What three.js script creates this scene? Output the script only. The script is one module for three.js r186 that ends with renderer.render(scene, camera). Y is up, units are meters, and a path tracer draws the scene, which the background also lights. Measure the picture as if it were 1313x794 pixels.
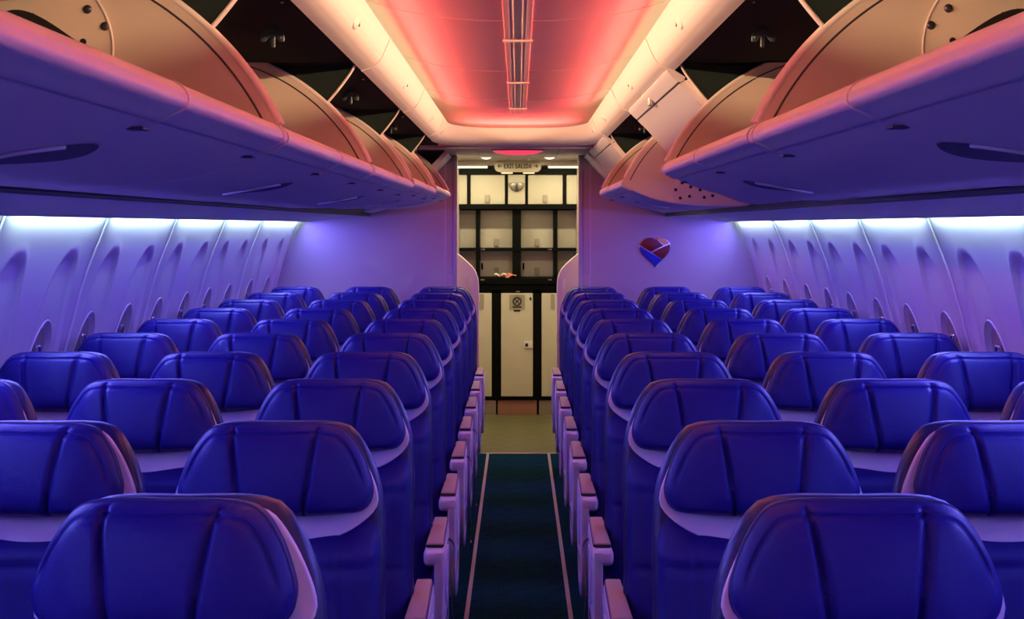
import * as THREE from 'three';
import { mergeGeometries, toCreasedNormals, mergeVertices } from 'three/addons/utils/BufferGeometryUtils.js';
import { RoundedBoxGeometry } from 'three/addons/geometries/RoundedBoxGeometry.js';
import { RectAreaLightUniformsLib } from 'three/addons/lights/RectAreaLightUniformsLib.js';
import { FontLoader } from 'three/addons/loaders/FontLoader.js';
import { TextGeometry } from 'three/addons/geometries/TextGeometry.js';

// ---------------------------------------------------------------- camera, exposure, lights
// The cabin runs along -z; "d" below is the distance aft of the camera (z = -d), x is to starboard of the picture, y is up.
const W = 1313, H = 794, FOCAL = 1850, VPX = 664, VPY = 290, EYE = 1.56;
const scene = new THREE.Scene();
scene.background = new THREE.Color(0, 0, 0);
const camera = new THREE.PerspectiveCamera(2 * Math.atan(H / 2 / FOCAL) * 180 / Math.PI, W / H, 0.05, 60);
camera.position.set(0, EYE, 0);
camera.lookAt(0, EYE, -10);
camera.setViewOffset(W, H, W / 2 - VPX, H / 2 - VPY, W, H);     // lens shift: the eye looks level, the frame hangs low
camera.updateProjectionMatrix();
const renderer = new THREE.WebGLRenderer({ antialias: true });
renderer.toneMapping = THREE.LinearToneMapping;
renderer.toneMappingExposure = 1.0;
renderer.shadowMap.enabled = true;
RectAreaLightUniformsLib.init();

const FRONT = -1.5;                 // forward end of the cabin, behind the camera
const AFT = 9.95;                   // plane of the bulkheads
const COVE_END = 8.63;
function rectLight(rgb, level, w, h, at, towards) {
  const c = new THREE.Color().setRGB(...rgb), l = new THREE.RectAreaLight(c, level, w, h);
  l.position.set(...at); l.lookAt(...towards); l.castShadow = true; scene.add(l); return l;
}
// side wash: two LED rows above every side panel, one violet row that throws far and one pale row set deep in the slot
const VIOLET = [0.145, 0.09, 1.0], PALE = [0.62, 1.0, 0.82];
const WARM = [1.0, 0.66, 0.37], RED = [1.0, 0.075, 0.07], CREAM = [1.0, 0.74, 0.40], GALLEY = [1.0, 0.84, 0.51];
const LEVEL = { violet: 150, pale: 190, warm: 550, red: 56, cream: 5.5, galley: 9, dome: 380 };

// ---------------------------------------------------------------- helpers
let seed = 7;
const rnd = () => { seed = (seed * 1664525 + 1013904223) % 4294967296; return seed / 4294967296; };
const taken = {};
const numbered = n => { const k = taken[n] = (taken[n] ?? -1) + 1; return k ? `${n}_${String(k).padStart(3, '0')}` : n; };
function thing(name, label, category, [x, y, z] = [0, 0, 0], group) {
  const o = new THREE.Group(); o.name = numbered(name); o.position.set(x, y, z); scene.add(o);
  o.userData = { label, category }; if (group) o.userData.group = group; return o;
}
function structure(name, label, [x, y, z] = [0, 0, 0]) {
  const o = new THREE.Group(); o.name = numbered(name); o.position.set(x, y, z); scene.add(o);
  o.userData = { label, kind: 'structure', category: name.split('_')[0] }; return o;
}
function part(name, geometry, material, parent, label) {
  const g = Array.isArray(geometry) ? join(geometry) : geometry;
  const m = new THREE.Mesh(g, material); m.name = name; m.castShadow = m.receiveShadow = true;
  if (label) m.userData.label = label;
  parent.add(m); return m;
}
const join = list => list.length === 1 ? list[0] : mergeGeometries(list.map(g => { g = g.index ? g.toNonIndexed() : g; for (const k of Object.keys(g.attributes)) if (!['position', 'normal', 'uv'].includes(k)) g.deleteAttribute(k); return g; }));
const box = (w, h, d, x = 0, y = 0, z = 0, r = 0) => (r ? new RoundedBoxGeometry(w, h, d, 2, Math.min(r, w / 2.01, h / 2.01, d / 2.01)) : new THREE.BoxGeometry(w, h, d)).translate(x, y, z);
function smooth(pts, n = 24, closed = false) {                   // Catmull-Rom through 2-D points
  return new THREE.CatmullRomCurve3(pts.map(p => new THREE.Vector3(p[0], p[1], 0)), closed, 'centripetal').getSpacedPoints(n).slice(0, closed ? n : n + 1).map(v => [v.x, v.y]);
}
function shell(pts, t) {                                          // open polyline -> closed outline with thickness t to its left
  const n = pts.length, off = pts.map((p, i) => {
    const a = pts[Math.max(0, i - 1)], b = pts[Math.min(n - 1, i + 1)], dx = b[0] - a[0], dy = b[1] - a[1], l = Math.hypot(dx, dy) || 1;
    return [p[0] - dy / l * t, p[1] + dx / l * t];
  });
  return pts.concat(off.reverse());
}
const shapeOf = (pts, holes = []) => {
  const s = new THREE.Shape(pts.map(p => new THREE.Vector2(...p)));
  for (const h of holes) s.holes.push(new THREE.Path(h.map(p => new THREE.Vector2(...p))));
  return s;
};
// outline in (x, y), drawn out from d0 to d1
function run(pts, d0, d1, side = 1, crease = 0.7) {
  const g = new THREE.ExtrudeGeometry(shapeOf(pts.map(p => [p[0] * side, p[1]])), { depth: d1 - d0, bevelEnabled: false, steps: 1 });
  g.translate(0, 0, -d1); return toCreasedNormals(g, crease);
}
function plate(pts, t, bevel = 0, holes = []) {                   // outline in (x, y), thickness t along z, centred
  const g = new THREE.ExtrudeGeometry(shapeOf(pts, holes), { depth: t - 2 * bevel, bevelEnabled: bevel > 0, bevelSize: bevel, bevelThickness: bevel, bevelOffset: -bevel, bevelSegments: 3, curveSegments: 16 });
  g.translate(0, 0, -(t - 2 * bevel) / 2); return toCreasedNormals(g, 0.6);
}
const tube = (pts, r, seg = 40, closed = false, rs = 8) => new THREE.TubeGeometry(new THREE.CatmullRomCurve3(pts.map(p => new THREE.Vector3(...p)), closed, 'centripetal'), seg, r, rs, closed);
function roundRect(w, h, r, n = 6) {
  const o = [];
  for (const [cx, cy, a] of [[w / 2 - r, h / 2 - r, 0], [-w / 2 + r, h / 2 - r, 1], [-w / 2 + r, -h / 2 + r, 2], [w / 2 - r, -h / 2 + r, 3]])
    for (let i = 0; i <= n; i++) { const t = (a + i / n) * Math.PI / 2; o.push([cx + r * Math.cos(t), cy + r * Math.sin(t)]); }
  return o;
}
function grid(nu, nv, f) {                                        // f(u, v) -> [x, y, z]
  const p = [], uv = [], ix = [];
  for (let j = 0; j <= nv; j++) for (let i = 0; i <= nu; i++) { p.push(...f(i / nu, j / nv)); uv.push(i / nu, j / nv); }
  for (let j = 0; j < nv; j++) for (let i = 0; i < nu; i++) { const a = j * (nu + 1) + i, b = a + 1, c = a + nu + 1, e = c + 1; ix.push(a, b, e, a, e, c); }
  const g = new THREE.BufferGeometry();
  g.setAttribute('position', new THREE.Float32BufferAttribute(p, 3)); g.setAttribute('uv', new THREE.Float32BufferAttribute(uv, 2));
  g.setIndex(ix); g.computeVertexNormals(); return g;
}
const ss = (a, b, x) => { const t = Math.min(1, Math.max(0, (x - a) / (b - a))); return t * t * (3 - 2 * t); };
const metric = g => {                                             // uv in metres from the position, by the main direction of the face
  const p = g.attributes.position, n = g.attributes.normal, uv = new Float32Array(p.count * 2);
  for (let i = 0; i < p.count; i++) {
    const a = [Math.abs(n.getX(i)), Math.abs(n.getY(i)), Math.abs(n.getZ(i))], k = a.indexOf(Math.max(...a));
    uv[2 * i] = k === 0 ? p.getZ(i) : p.getX(i); uv[2 * i + 1] = k === 1 ? p.getZ(i) : p.getY(i);
  }
  g.setAttribute('uv', new THREE.BufferAttribute(uv, 2)); return g;
};

// ---------------------------------------------------------------- materials
function noiseTexture(n, f, repeat, srgb) {
  const data = new Uint8Array(n * n * 4);
  for (let i = 0; i < n * n; i++) { const c = f(i % n, Math.floor(i / n)); data.set([c[0], c[1], c[2], 255], i * 4); }
  const t = new THREE.DataTexture(data, n, n); t.wrapS = t.wrapT = THREE.RepeatWrapping; t.magFilter = THREE.LinearFilter; t.minFilter = THREE.LinearFilter;
  t.repeat.set(repeat, repeat); if (srgb) t.colorSpace = THREE.SRGBColorSpace; t.needsUpdate = true; return t;
}
function valueNoise(n, cell) {                                    // tileable
  const m = n / cell, v = Array.from({ length: m * m }, rnd);
  return (x, y) => {
    const X = x / cell, Y = y / cell, i = Math.floor(X), j = Math.floor(Y), a = X - i, b = Y - j, s = a * a * (3 - 2 * a), t = b * b * (3 - 2 * b), g = (p, q) => v[((q + m) % m) * m + (p + m) % m];
    return (g(i, j) * (1 - s) + g(i + 1, j) * s) * (1 - t) + (g(i, j + 1) * (1 - s) + g(i + 1, j + 1) * s) * t;
  };
}
const grainA = valueNoise(256, 2), grainB = valueNoise(256, 8), grainC = valueNoise(256, 64);
const leatherBump = noiseTexture(256, (x, y) => { const v = 255 * (0.5 * grainA(x, y) + 0.35 * grainB(x, y) + 0.15 * grainC(x, y)); return [v, v, v]; }, 14);
const plasticBump = noiseTexture(256, (x, y) => { const v = 255 * (0.7 * grainA(x, y) + 0.3 * grainB(x, y)); return [v, v, v]; }, 9);
const carpetMap = noiseTexture(256, (x, y) => { const v = 0.45 + 0.5 * grainA(x, y) + 0.35 * grainB(x, y) + 0.12 * grainC(x, y); return [8 * v, 62 * v, 74 * v]; }, 5, true);
const vinylMap = noiseTexture(256, (x, y) => { const v = 0.8 + 0.25 * grainA(x, y) + 0.12 * grainC(x, y); return [112 * v, 112 * v, 76 * v]; }, 4, true);
const lin = (r, g, b) => new THREE.Color().setRGB(r, g, b);
const M = {
  leather: new THREE.MeshPhysicalMaterial({ color: lin(0.013, 0.009, 0.165), roughness: 0.4, bumpMap: leatherBump, bumpScale: 0.0006, specularIntensity: 0.4 }),
  piping: new THREE.MeshStandardMaterial({ color: lin(0.014, 0.010, 0.09), roughness: 0.5 }),
  shell: new THREE.MeshStandardMaterial({ color: lin(0.014, 0.012, 0.09), roughness: 0.38 }),
  greyPlastic: new THREE.MeshStandardMaterial({ color: lin(0.72, 0.70, 0.72), roughness: 0.5, bumpMap: plasticBump, bumpScale: 0.0002 }),
  whitePlastic: new THREE.MeshStandardMaterial({ color: lin(0.82, 0.78, 0.78), roughness: 0.42 }),
  pad: new THREE.MeshStandardMaterial({ color: lin(0.42, 0.34, 0.28), roughness: 0.6 }),
  black: new THREE.MeshStandardMaterial({ color: lin(0.010, 0.011, 0.011), roughness: 0.55 }),
  strap: new THREE.MeshStandardMaterial({ color: lin(0.012, 0.012, 0.03), roughness: 0.8 }),
  metal: new THREE.MeshStandardMaterial({ color: lin(0.62, 0.60, 0.60), roughness: 0.25, metalness: 1 }),
  darkMetal: new THREE.MeshStandardMaterial({ color: lin(0.10, 0.10, 0.11), roughness: 0.4, metalness: 0.8 }),
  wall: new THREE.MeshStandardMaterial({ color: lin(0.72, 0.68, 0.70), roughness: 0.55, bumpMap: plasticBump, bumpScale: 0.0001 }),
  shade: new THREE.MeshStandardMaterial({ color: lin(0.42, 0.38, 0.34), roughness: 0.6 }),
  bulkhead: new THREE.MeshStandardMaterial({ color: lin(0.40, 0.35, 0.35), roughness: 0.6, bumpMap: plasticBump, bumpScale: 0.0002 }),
  bin: new THREE.MeshStandardMaterial({ color: lin(0.66, 0.62, 0.60), roughness: 0.42 }),
  service: new THREE.MeshStandardMaterial({ color: lin(0.60, 0.56, 0.58), roughness: 0.8 }),
  cheek: new THREE.MeshStandardMaterial({ color: lin(0.72, 0.64, 0.50), roughness: 0.6 }),
  recess: new THREE.MeshStandardMaterial({ color: lin(0.05, 0.06, 0.09), roughness: 0.5 }),  // dark colour stands for the shade inside shallow hollows
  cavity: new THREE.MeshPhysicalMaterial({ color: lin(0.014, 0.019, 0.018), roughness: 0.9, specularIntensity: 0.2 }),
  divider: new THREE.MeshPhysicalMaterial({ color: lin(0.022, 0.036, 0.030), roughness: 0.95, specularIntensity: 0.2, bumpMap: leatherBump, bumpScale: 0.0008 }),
  bracket: new THREE.MeshStandardMaterial({ color: lin(0.03, 0.06, 0.065), roughness: 0.5 }),
  ceiling: new THREE.MeshStandardMaterial({ color: lin(0.64, 0.60, 0.55), roughness: 0.7 }),
  trim: new THREE.MeshStandardMaterial({ color: lin(0.74, 0.68, 0.60), roughness: 0.62 }),
  carpet: new THREE.MeshPhysicalMaterial({ map: carpetMap, roughness: 0.95, specularIntensity: 0.1, bumpMap: leatherBump, bumpScale: 0.002 }),
  vinyl: new THREE.MeshStandardMaterial({ map: vinylMap, roughness: 0.55 }),
  strip: new THREE.MeshStandardMaterial({ color: lin(0.50, 0.42, 0.34), roughness: 0.6 }),
  galleyFrame: new THREE.MeshPhysicalMaterial({ color: lin(0.003, 0.004, 0.0035), roughness: 0.5, specularIntensity: 0.15 }),
  galleyDoor: new THREE.MeshStandardMaterial({ color: lin(0.66, 0.62, 0.50), roughness: 0.5 }),
  galleyLatch: new THREE.MeshStandardMaterial({ color: lin(0.40, 0.36, 0.28), roughness: 0.45 }),
  steel: new THREE.MeshStandardMaterial({ color: lin(0.60, 0.55, 0.48), roughness: 0.32, metalness: 0.85 }),
  redLitSteel: new THREE.MeshStandardMaterial({ color: lin(0.50, 0.26, 0.22), roughness: 0.35, metalness: 0.4 }),  // red light reflected off the plate is put into this colour
  cream: new THREE.MeshStandardMaterial({ color: lin(0.70, 0.64, 0.54), roughness: 0.5 }),
  sign: new THREE.MeshStandardMaterial({ color: lin(0.34, 0.29, 0.20), roughness: 0.5 }),
  ink: new THREE.MeshStandardMaterial({ color: lin(0.012, 0.011, 0.010), roughness: 0.5 }),
  heartRed: new THREE.MeshStandardMaterial({ color: lin(0.16, 0.003, 0.006), roughness: 0.3 }),
  heartBlue: new THREE.MeshStandardMaterial({ color: lin(0.012, 0.012, 0.32), roughness: 0.3 }),
  heartGold: new THREE.MeshStandardMaterial({ color: lin(0.75, 0.40, 0.12), roughness: 0.3 }),
  cloth: new THREE.MeshStandardMaterial({ color: lin(0.75, 0.24, 0.18), roughness: 0.8 }),
  paper: new THREE.MeshStandardMaterial({ color: lin(0.78, 0.72, 0.64), roughness: 0.8 }),
};
const glow = (r, g, b, k) => new THREE.MeshStandardMaterial({ color: lin(0.02, 0.02, 0.02), emissive: lin(r, g, b), emissiveIntensity: k, roughness: 0.5 });

// ---------------------------------------------------------------- floor
{
  const f = structure('floor', 'dark carpet in the seating area and tan vinyl in the galley');
  part('carpet', metric(box(3.5, 0.06, 9.88 - FRONT, 0, -0.03, -(9.88 + FRONT) / 2)), M.carpet, f, 'dark teal carpet along the aisle');
  part('vinyl_sheet', metric(box(3.5, 0.06, 2.8, 0, -0.03, -11.28)), M.vinyl, f, 'tan vinyl sheet in front of the galley');
  part('joint_bar', box(1.0, 0.006, 0.02, 0, 0.003, -9.88, 0.002), M.steel, f);
  for (const s of [-1, 1]) part('path_strip', box(0.018, 0.006, 9.88 - 1.0, s * 0.208 + 0.003, 0.003, -(9.88 + 1.0) / 2, 0.002), M.strip, f, 'pale floor path marking strip');
}

// ---------------------------------------------------------------- side walls with windows
const wallPts = smooth([[1.60, 0.0], [1.69, 0.35], [1.725, 0.70], [1.708, 0.95], [1.665, 1.12], [1.597, 1.37], [1.507, 1.60], [1.485, 1.67]], 120);
const wallX = y => { for (let i = 1; i < wallPts.length; i++) if (wallPts[i][1] >= y) { const a = wallPts[i - 1], b = wallPts[i], t = (y - a[1]) / (b[1] - a[1]); return a[0] + t * (b[0] - a[0]); } return wallPts[wallPts.length - 1][0]; };
const wallAt = t => { const k = t * (wallPts.length - 1), i = Math.min(wallPts.length - 2, Math.floor(k)), f = k - i, a = wallPts[i], b = wallPts[i + 1]; return [a[0] + f * (b[0] - a[0]), a[1] + f * (b[1] - a[1])]; };
function recess(dz, y) {                                          // how far the panel steps back around a window
  const e1 = y > 1.02 ? (Math.abs(dz / 0.168) ** 2.5 + Math.abs((y - 1.02) / 0.45) ** 2.5) ** 0.4 : Math.hypot(dz / 0.168, Math.min(0, y - 0.86) / 0.14);
  const e2 = y > 1.06 ? Math.hypot(dz / 0.112, (y - 1.06) / 0.165) : Math.hypot(dz / 0.112, Math.min(0, y - 0.93) / 0.1);
  return 0.012 * (1 - ss(0.94, 1.0, e1)) - 0.003 * Math.exp(-(((e1 - 1.03) / 0.03) ** 2)) + 0.022 * (1 - ss(0.9, 1.0, e2));
}
function panelGeometry(len, side, windows, nu, nv) {
  return grid(nu, nv, (u, v) => {
    const z = (u - 0.5) * len, [x, y] = wallAt(v);
    let o = 0; for (const w of windows) if (Math.abs(z - w) < 0.25) o = recess(z - w, y);
    const e = Math.min(len / 2 - Math.abs(z), 0.012) / 0.012; o += 0.006 * (1 - e) ** 2;
    return [side * (x + o), y, side > 0 ? -z : z].map((c, i) => i === 2 ? z : c);
  });
}
const fromAft = ['fifth', 'fourth', 'third', 'second', 'first'];
const PANEL = 1.07, WIN = 0.272;
const panelStarts = []; for (let k = -5; k <= 3; k++) panelStarts.push([4.25 + PANEL * k, PANEL]);
panelStarts.push([8.53, AFT - 8.53]);
const windowHandle = join([box(0.045, 0.03, 0.022, 0, 0, 0, 0.008), box(0.03, 0.05, 0.016, 0, -0.03, 0, 0.006)]);
let windowNumber = 0;
for (const side of [-1, 1]) {
  const sideName = side < 0 ? 'left' : 'right';
  const wall = structure(`wall_${sideName}`, `cabin side wall of moulded panels beneath the wash lights, ${side > 0 ? 'on the heart side' : 'opposite the heart side'}`);
  const fine = panelGeometry(PANEL - 0.008, side, [-WIN, WIN], 108, 96), plain = panelGeometry(PANEL - 0.008, side, [], 2, 40);
  panelStarts.forEach(([d0, len], at) => {
    const seen = d0 > 3, g = len > PANEL ? panelGeometry(len - 0.008, side, [-0.31, 0.31], 140, 96) : seen ? fine : plain;
    const m = part('sidewall_panel', g, M.wall, wall); m.position.z = -(d0 + len / 2);
    if (seen) {
      part('joint_bead', tube(wallPts.filter((_, i) => i % 6 === 0).map(p => [side * (p[0] - 0.001), p[1], -d0]), 0.0045, 40), M.whitePlastic, wall);
      for (const w of [-1, 1]) {
        const z = -(d0 + len / 2) + w * (len > PANEL ? 0.31 : WIN);
        const win = structure(`window_${++windowNumber}`, 'small cabin window with its shade drawn down', [side * (wallX(1.02) + 0.034), 1.02, z]);
        const tilt = (wallX(1.15) - wallX(0.9)) / 0.25;
        const hold = (name, geo, mat) => { const m2 = part(name, geo, mat, win); return m2; };
        // shade, frame bead and handle in the plane of the window
        const pt = (a, y, dep) => [side * (wallX(1.02 + y) - wallX(1.02) + dep), y, a];
        const outline = []; for (let i = 0; i <= 32; i++) { const t = Math.PI * i / 32; outline.push([0.112 * Math.cos(t), 0.04 + 0.165 * Math.sin(t)]); }
        for (let i = 1; i < 12; i++) { const t = Math.PI + Math.PI * i / 12; outline.push([0.112 * Math.cos(t), -0.09 + 0.1 * Math.sin(t)]); }
        hold('frame_bead', tube(outline.map(p => pt(p[0] * 1.02, p[1] + 0.004, -0.022)), 0.004, 90, true, 6), M.whitePlastic);
        hold('shade', grid(8, 16, (u, v) => { const y = -0.17 + 0.35 * v, h = y > 0.04 ? Math.sqrt(Math.max(0, 1 - ((y - 0.04) / 0.16) ** 2)) : y < -0.09 ? Math.sqrt(Math.max(0, 1 - ((y + 0.09) / 0.097) ** 2)) : 1; return pt((u * 2 - 1) * 0.106 * h, y, -0.004); }), M.shade);
        const hd = hold('shade_handle', windowHandle, M.metal); hd.rotation.y = side * -Math.PI / 2; hd.position.set(side * (wallX(1.13) - wallX(1.02) - 0.016), 0.11, 0.02);
      }
    }
    // LED rows of this panel, up in the slot between panel and service panels
    const dc = d0 + len / 2, L = len - 0.15;
    const led = thing('wash_light_bar', `slim wash light above the ${['tenth', 'ninth', 'eighth', 'seventh', 'sixth', 'fifth', 'fourth', 'third', 'second', 'first'][at]} window panel from the bulkhead, ${side > 0 ? 'heart side' : 'side without the heart'}`, 'light', [side * 1.462, 1.618, -dc], side > 0 ? 'wash lights above the heart side windows' : 'wash lights above the windows opposite the heart');
    part('housing', [box(0.028, 0.006, L + 0.1, side * 0.0015, -0.006, 0), box(0.024, 0.01, L, side * 0.001, 0.026, 0)], M.whitePlastic, led);  // lower bar, out of view, placed to hold the pale row to the wall top
    part('diffuser', box(0.022, 0.006, L - 0.01, -side * 0.002, -0.014, 0), glow(0.8, 1.0, 0.9, 1.0), led);
    rectLight(VIOLET, LEVEL.violet, L, 0.02, [side * 1.462, 1.586, -dc], [side * 1.108, 1.232, -dc]);
    rectLight(PALE, LEVEL.pale, L, 0.012, [side * 1.4645, 1.632, -dc], [side * 1.51, 1.60, -dc]);
  });
  part('skirting', run(shell([[1.57, 0.0], [1.60, 0.16], [1.64, 0.26]], -0.012), FRONT, AFT, side), M.greyPlastic, wall);
  part('outer_lining', run(shell(wallPts.filter((_, i) => i % 8 === 0).map(p => [p[0] + 0.075, p[1]]).concat([[1.53, 1.9], [1.45, 2.15], [1.30, 2.35]]), -0.02), FRONT, 12.6, side), M.black, wall);
}

// ---------------------------------------------------------------- service panels under the bins
const BIN_EDGES = [1.08, 2.75, 4.42, 6.09, 7.76, 9.43];
for (const side of [-1, 1]) {
  for (let i = -1; i < 5; i++) {
    const d0 = i < 0 ? FRONT : BIN_EDGES[i], d1 = i === 4 ? AFT : BIN_EDGES[i + 1];
    const o = thing('service_panel', `overhead service panel below the ${i < 0 ? 'forward end' : fromAft[i] + ' bin from the bulkhead'}, ${side > 0 ? 'heart side' : 'side without the heart'}`, 'panel', [side * 1.22, 1.6, -(d0 + d1) / 2], 'service panels');
    const len = d1 - d0, nu = 60;
    const g = grid(nu, 16, (u, v) => {
      const z = (0.5 - u) * len, x = 1.012 + (1.438 - 1.012) * v, y = 1.632 - 0.042 * v + 0.010 * Math.sin(Math.PI * v);
      const wave = 0.0022 * Math.sin(7 * z + 26 * x + i) * Math.sin(11 * x + 2.3 * z) * ss(0, 0.2, v) * ss(1, 0.9, v) * Math.sin(Math.PI * u);
      return [side * (x - 1.22), y - 1.6 + wave, z];
    });
    part('panel_skin', g, M.service, o);
    part('added_gap_blocker', run([[-0.202, 0.026], [-0.192, 0.026], [-0.192, 0.057], [-0.202, 0.057]], -len / 2, len / 2, side), M.black, o, 'added black strip that darkens the gap along the bins');  // added strip: stops light from the void and keeps the gap dark
    part('outer_edge', run([[0.214, -0.012], [0.226, -0.006], [0.222, 0.03], [0.206, 0.02]], -len / 2, len / 2, side), M.bin, o);
  }
}

// ---------------------------------------------------------------- overhead bins
const ARC = [1.0, 1.5, 0.604];
const arcPts = (a0, a1, n, r = ARC[2]) => Array.from({ length: n + 1 }, (_, i) => { const a = a0 + (a1 - a0) * i / n; return [ARC[0] + r * Math.cos(a), ARC[1] + r * Math.sin(a)]; });
const A_LIP = Math.atan2(1.755 - 1.5, 0.462 - 1.0);
const bottomCurve = smooth([[0.452, 1.722], [0.52, 1.690], [0.61, 1.662], [0.76, 1.643], [0.90, 1.640], [0.965, 1.641], [0.985, 1.647]], 30);
const lipOutline = smooth([[0.500, 1.753], [0.478, 1.763], [0.453, 1.756], [0.438, 1.740], [0.440, 1.724], [0.456, 1.716], [0.485, 1.705], [0.492, 1.728]], 28, true);
const rivet = new THREE.SphereGeometry(0.0085, 12, 8).scale(1, 1, 0.5);

function leaf(l, w, n = 14) { const o = []; for (let i = 0; i <= n; i++) { const t = i / n; o.push([l * t, w * Math.sin(Math.PI * t ** 0.7) * 0.62]); } for (let i = n - 1; i > 0; i--) { const t = i / n; o.push([l * t, -w * Math.sin(Math.PI * t ** 0.7) * 0.38]); } return o; }
function openBin(side, k, drop) {
  const d0 = BIN_EDGES[k] + 0.009, d1 = BIN_EDGES[k + 1] - 0.009, len = d1 - d0, dm = (d0 + d1) / 2;
  const o = thing('overhead_bin', `open overhead bin, ${fromAft[k]} from the bulkhead, ${side > 0 ? 'on the heart side' : 'on the side without the heart'}`, 'luggage bin', [0, drop, -dm], side > 0 ? 'bins on the heart side' : 'bins on the side without the heart');
  const a = -len / 2, b = len / 2;
  part('bucket', run(shell(bottomCurve.concat([[1.10, 1.70], [1.20, 1.79], [1.235, 1.92]]), 0.014), a, b, side, 0.9), M.bin, o);
  part('lip', run(lipOutline, a, b, side, 1.2), M.bin, o);
  const ringPts = lipOutline.map(p => { const c = [0.466, 1.735], q = [p[0] - c[0], p[1] - c[1]], l = Math.hypot(...q); return [c[0] + q[0] * (1 + 0.0022 / l), c[1] + q[1] * (1 + 0.0022 / l)]; });
  for (const q of [0, b - 0.05]) {
    part('lip_ring', run(ringPts, q - 0.004, q + 0.004, side, 1.2), M.trim, o);
    part('latch_recess_shade', box(0.03, 0.004, 0.035, side * 0.505, 1.6945, -q + 0.01, 0.0015).rotateZ(0), M.recess, o);  // dark patch, shade of the latch hollow given as colour
  }
  const cheekPts = arcPts(A_LIP, 0.75, 40).concat([[1.24, 1.9], [1.19, 1.77], [1.1, 1.705]], bottomCurve.slice().reverse().map(p => [p[0], p[1] + 0.004]));
  for (const [q, far] of [[a, 0], [b, 1]]) {
    const ck = part('end_cheek', run(cheekPts, far ? q - 0.014 : q - 0.003, far ? q + 0.003 : q + 0.014, side), M.cheek, o);
    part('cheek_edge', tube(arcPts(A_LIP, 0.9, 24).map(p => [side * p[0], p[1], -(far ? q - 0.007 : q + 0.007)]), 0.0085, 60), M.trim, ck);
    part('edge_groove', tube(arcPts(A_LIP, 0.9, 24, ARC[2] - 0.022).map(p => [side * p[0], p[1], -(far ? q - 0.0135 : q - 0.0025)]), 0.0022, 60, false, 5), M.darkMetal, ck);
    if (far && k < 2) {
      // mechanism cover, screwed to the far cheek
      const zc = -(q - 0.016), circle = Array.from({ length: 48 }, (_, i) => [side * (1.0 + 0.236 * Math.cos(i / 48 * 2 * Math.PI)), 1.90 + 0.19 * Math.sin(i / 48 * 2 * Math.PI)]);
      part('cover_plate', plate(circle, 0.006, 0.002).translate(0, 0, zc), M.cheek, ck);
      part('cover_rim', tube(circle.map(p => [p[0], p[1], zc + 0.003]), 0.0028, 90, true, 6), M.trim, ck);
      for (const [x, y] of [[0.812, 1.975], [0.779, 1.943], [0.84, 2.02], [0.88, 2.04]]) part('screw', rivet.clone().translate(side * x, y, zc + 0.004), M.darkMetal, ck);
      for (const [x, y, r] of [[0.82, 1.914, 0.006], [0.915, 1.965, 0.003]]) part('hole', new THREE.CylinderGeometry(r, r, 0.002, 14).rotateX(Math.PI / 2).translate(side * x, y, zc + 0.0038), M.black, ck);
      part('slot', plate(leaf(0.15, 0.05).map(p => [side * (0.985 - p[0]), 1.955 - p[0] * 0.25 + p[1]]), 0.003, 0).translate(0, 0, zc + 0.003), M.black, ck);
    }
    if (!far) for (const [x, y, r] of [[0.70, 1.705, 0.05], [0.80, 1.705, 0.045]]) {
      const disc = part('hinge_plate', new THREE.CylinderGeometry(r, r, 0.006, 28).rotateX(Math.PI / 2).translate(side * x, y, -(q - 0.005)), M.cheek, ck);
      for (let i = 0; i < 5; i++) part('hole', new THREE.CylinderGeometry(0.007, 0.007, 0.003, 10).rotateX(Math.PI / 2).translate(side * (x + r * 0.68 * Math.cos(i * 1.257 + 0.5)), y + r * 0.68 * Math.sin(i * 1.257 + 0.5), -(q - 0.0078)), M.black, disc);
    }
  }
  // finger hold under the bin: flat patch with the shade of a hollow in its colour
  const under = x => { for (let i = 1; i < bottomCurve.length; i++) if (bottomCurve[i][0] >= x) { const p = bottomCurve[i - 1], q = bottomCurve[i]; return p[1] + (x - p[0]) / (q[0] - p[0]) * (q[1] - p[1]); } return 1.64; };
  const half = t => 0.10 * Math.sin(Math.PI * Math.min(1, 0.02 + 0.96 * t) ** 0.75);
  part('finger_hold_shade', grid(18, 6, (u, v) => { const x = 0.56 + 0.16 * u; return [side * x, under(x) - 0.0015, (v * 2 - 1) * half(u) + 0.05 * u]; }), M.recess, o);
  part('finger_hold_lip', tube(Array.from({ length: 12 }, (_, i) => { const u = 0.12 + 0.88 * i / 11, x = 0.56 + 0.16 * u; return [side * x, under(x) - 0.003, half(u) + 0.05 * u]; }), 0.003, 30), M.bin, o);
  return o;
}
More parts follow.
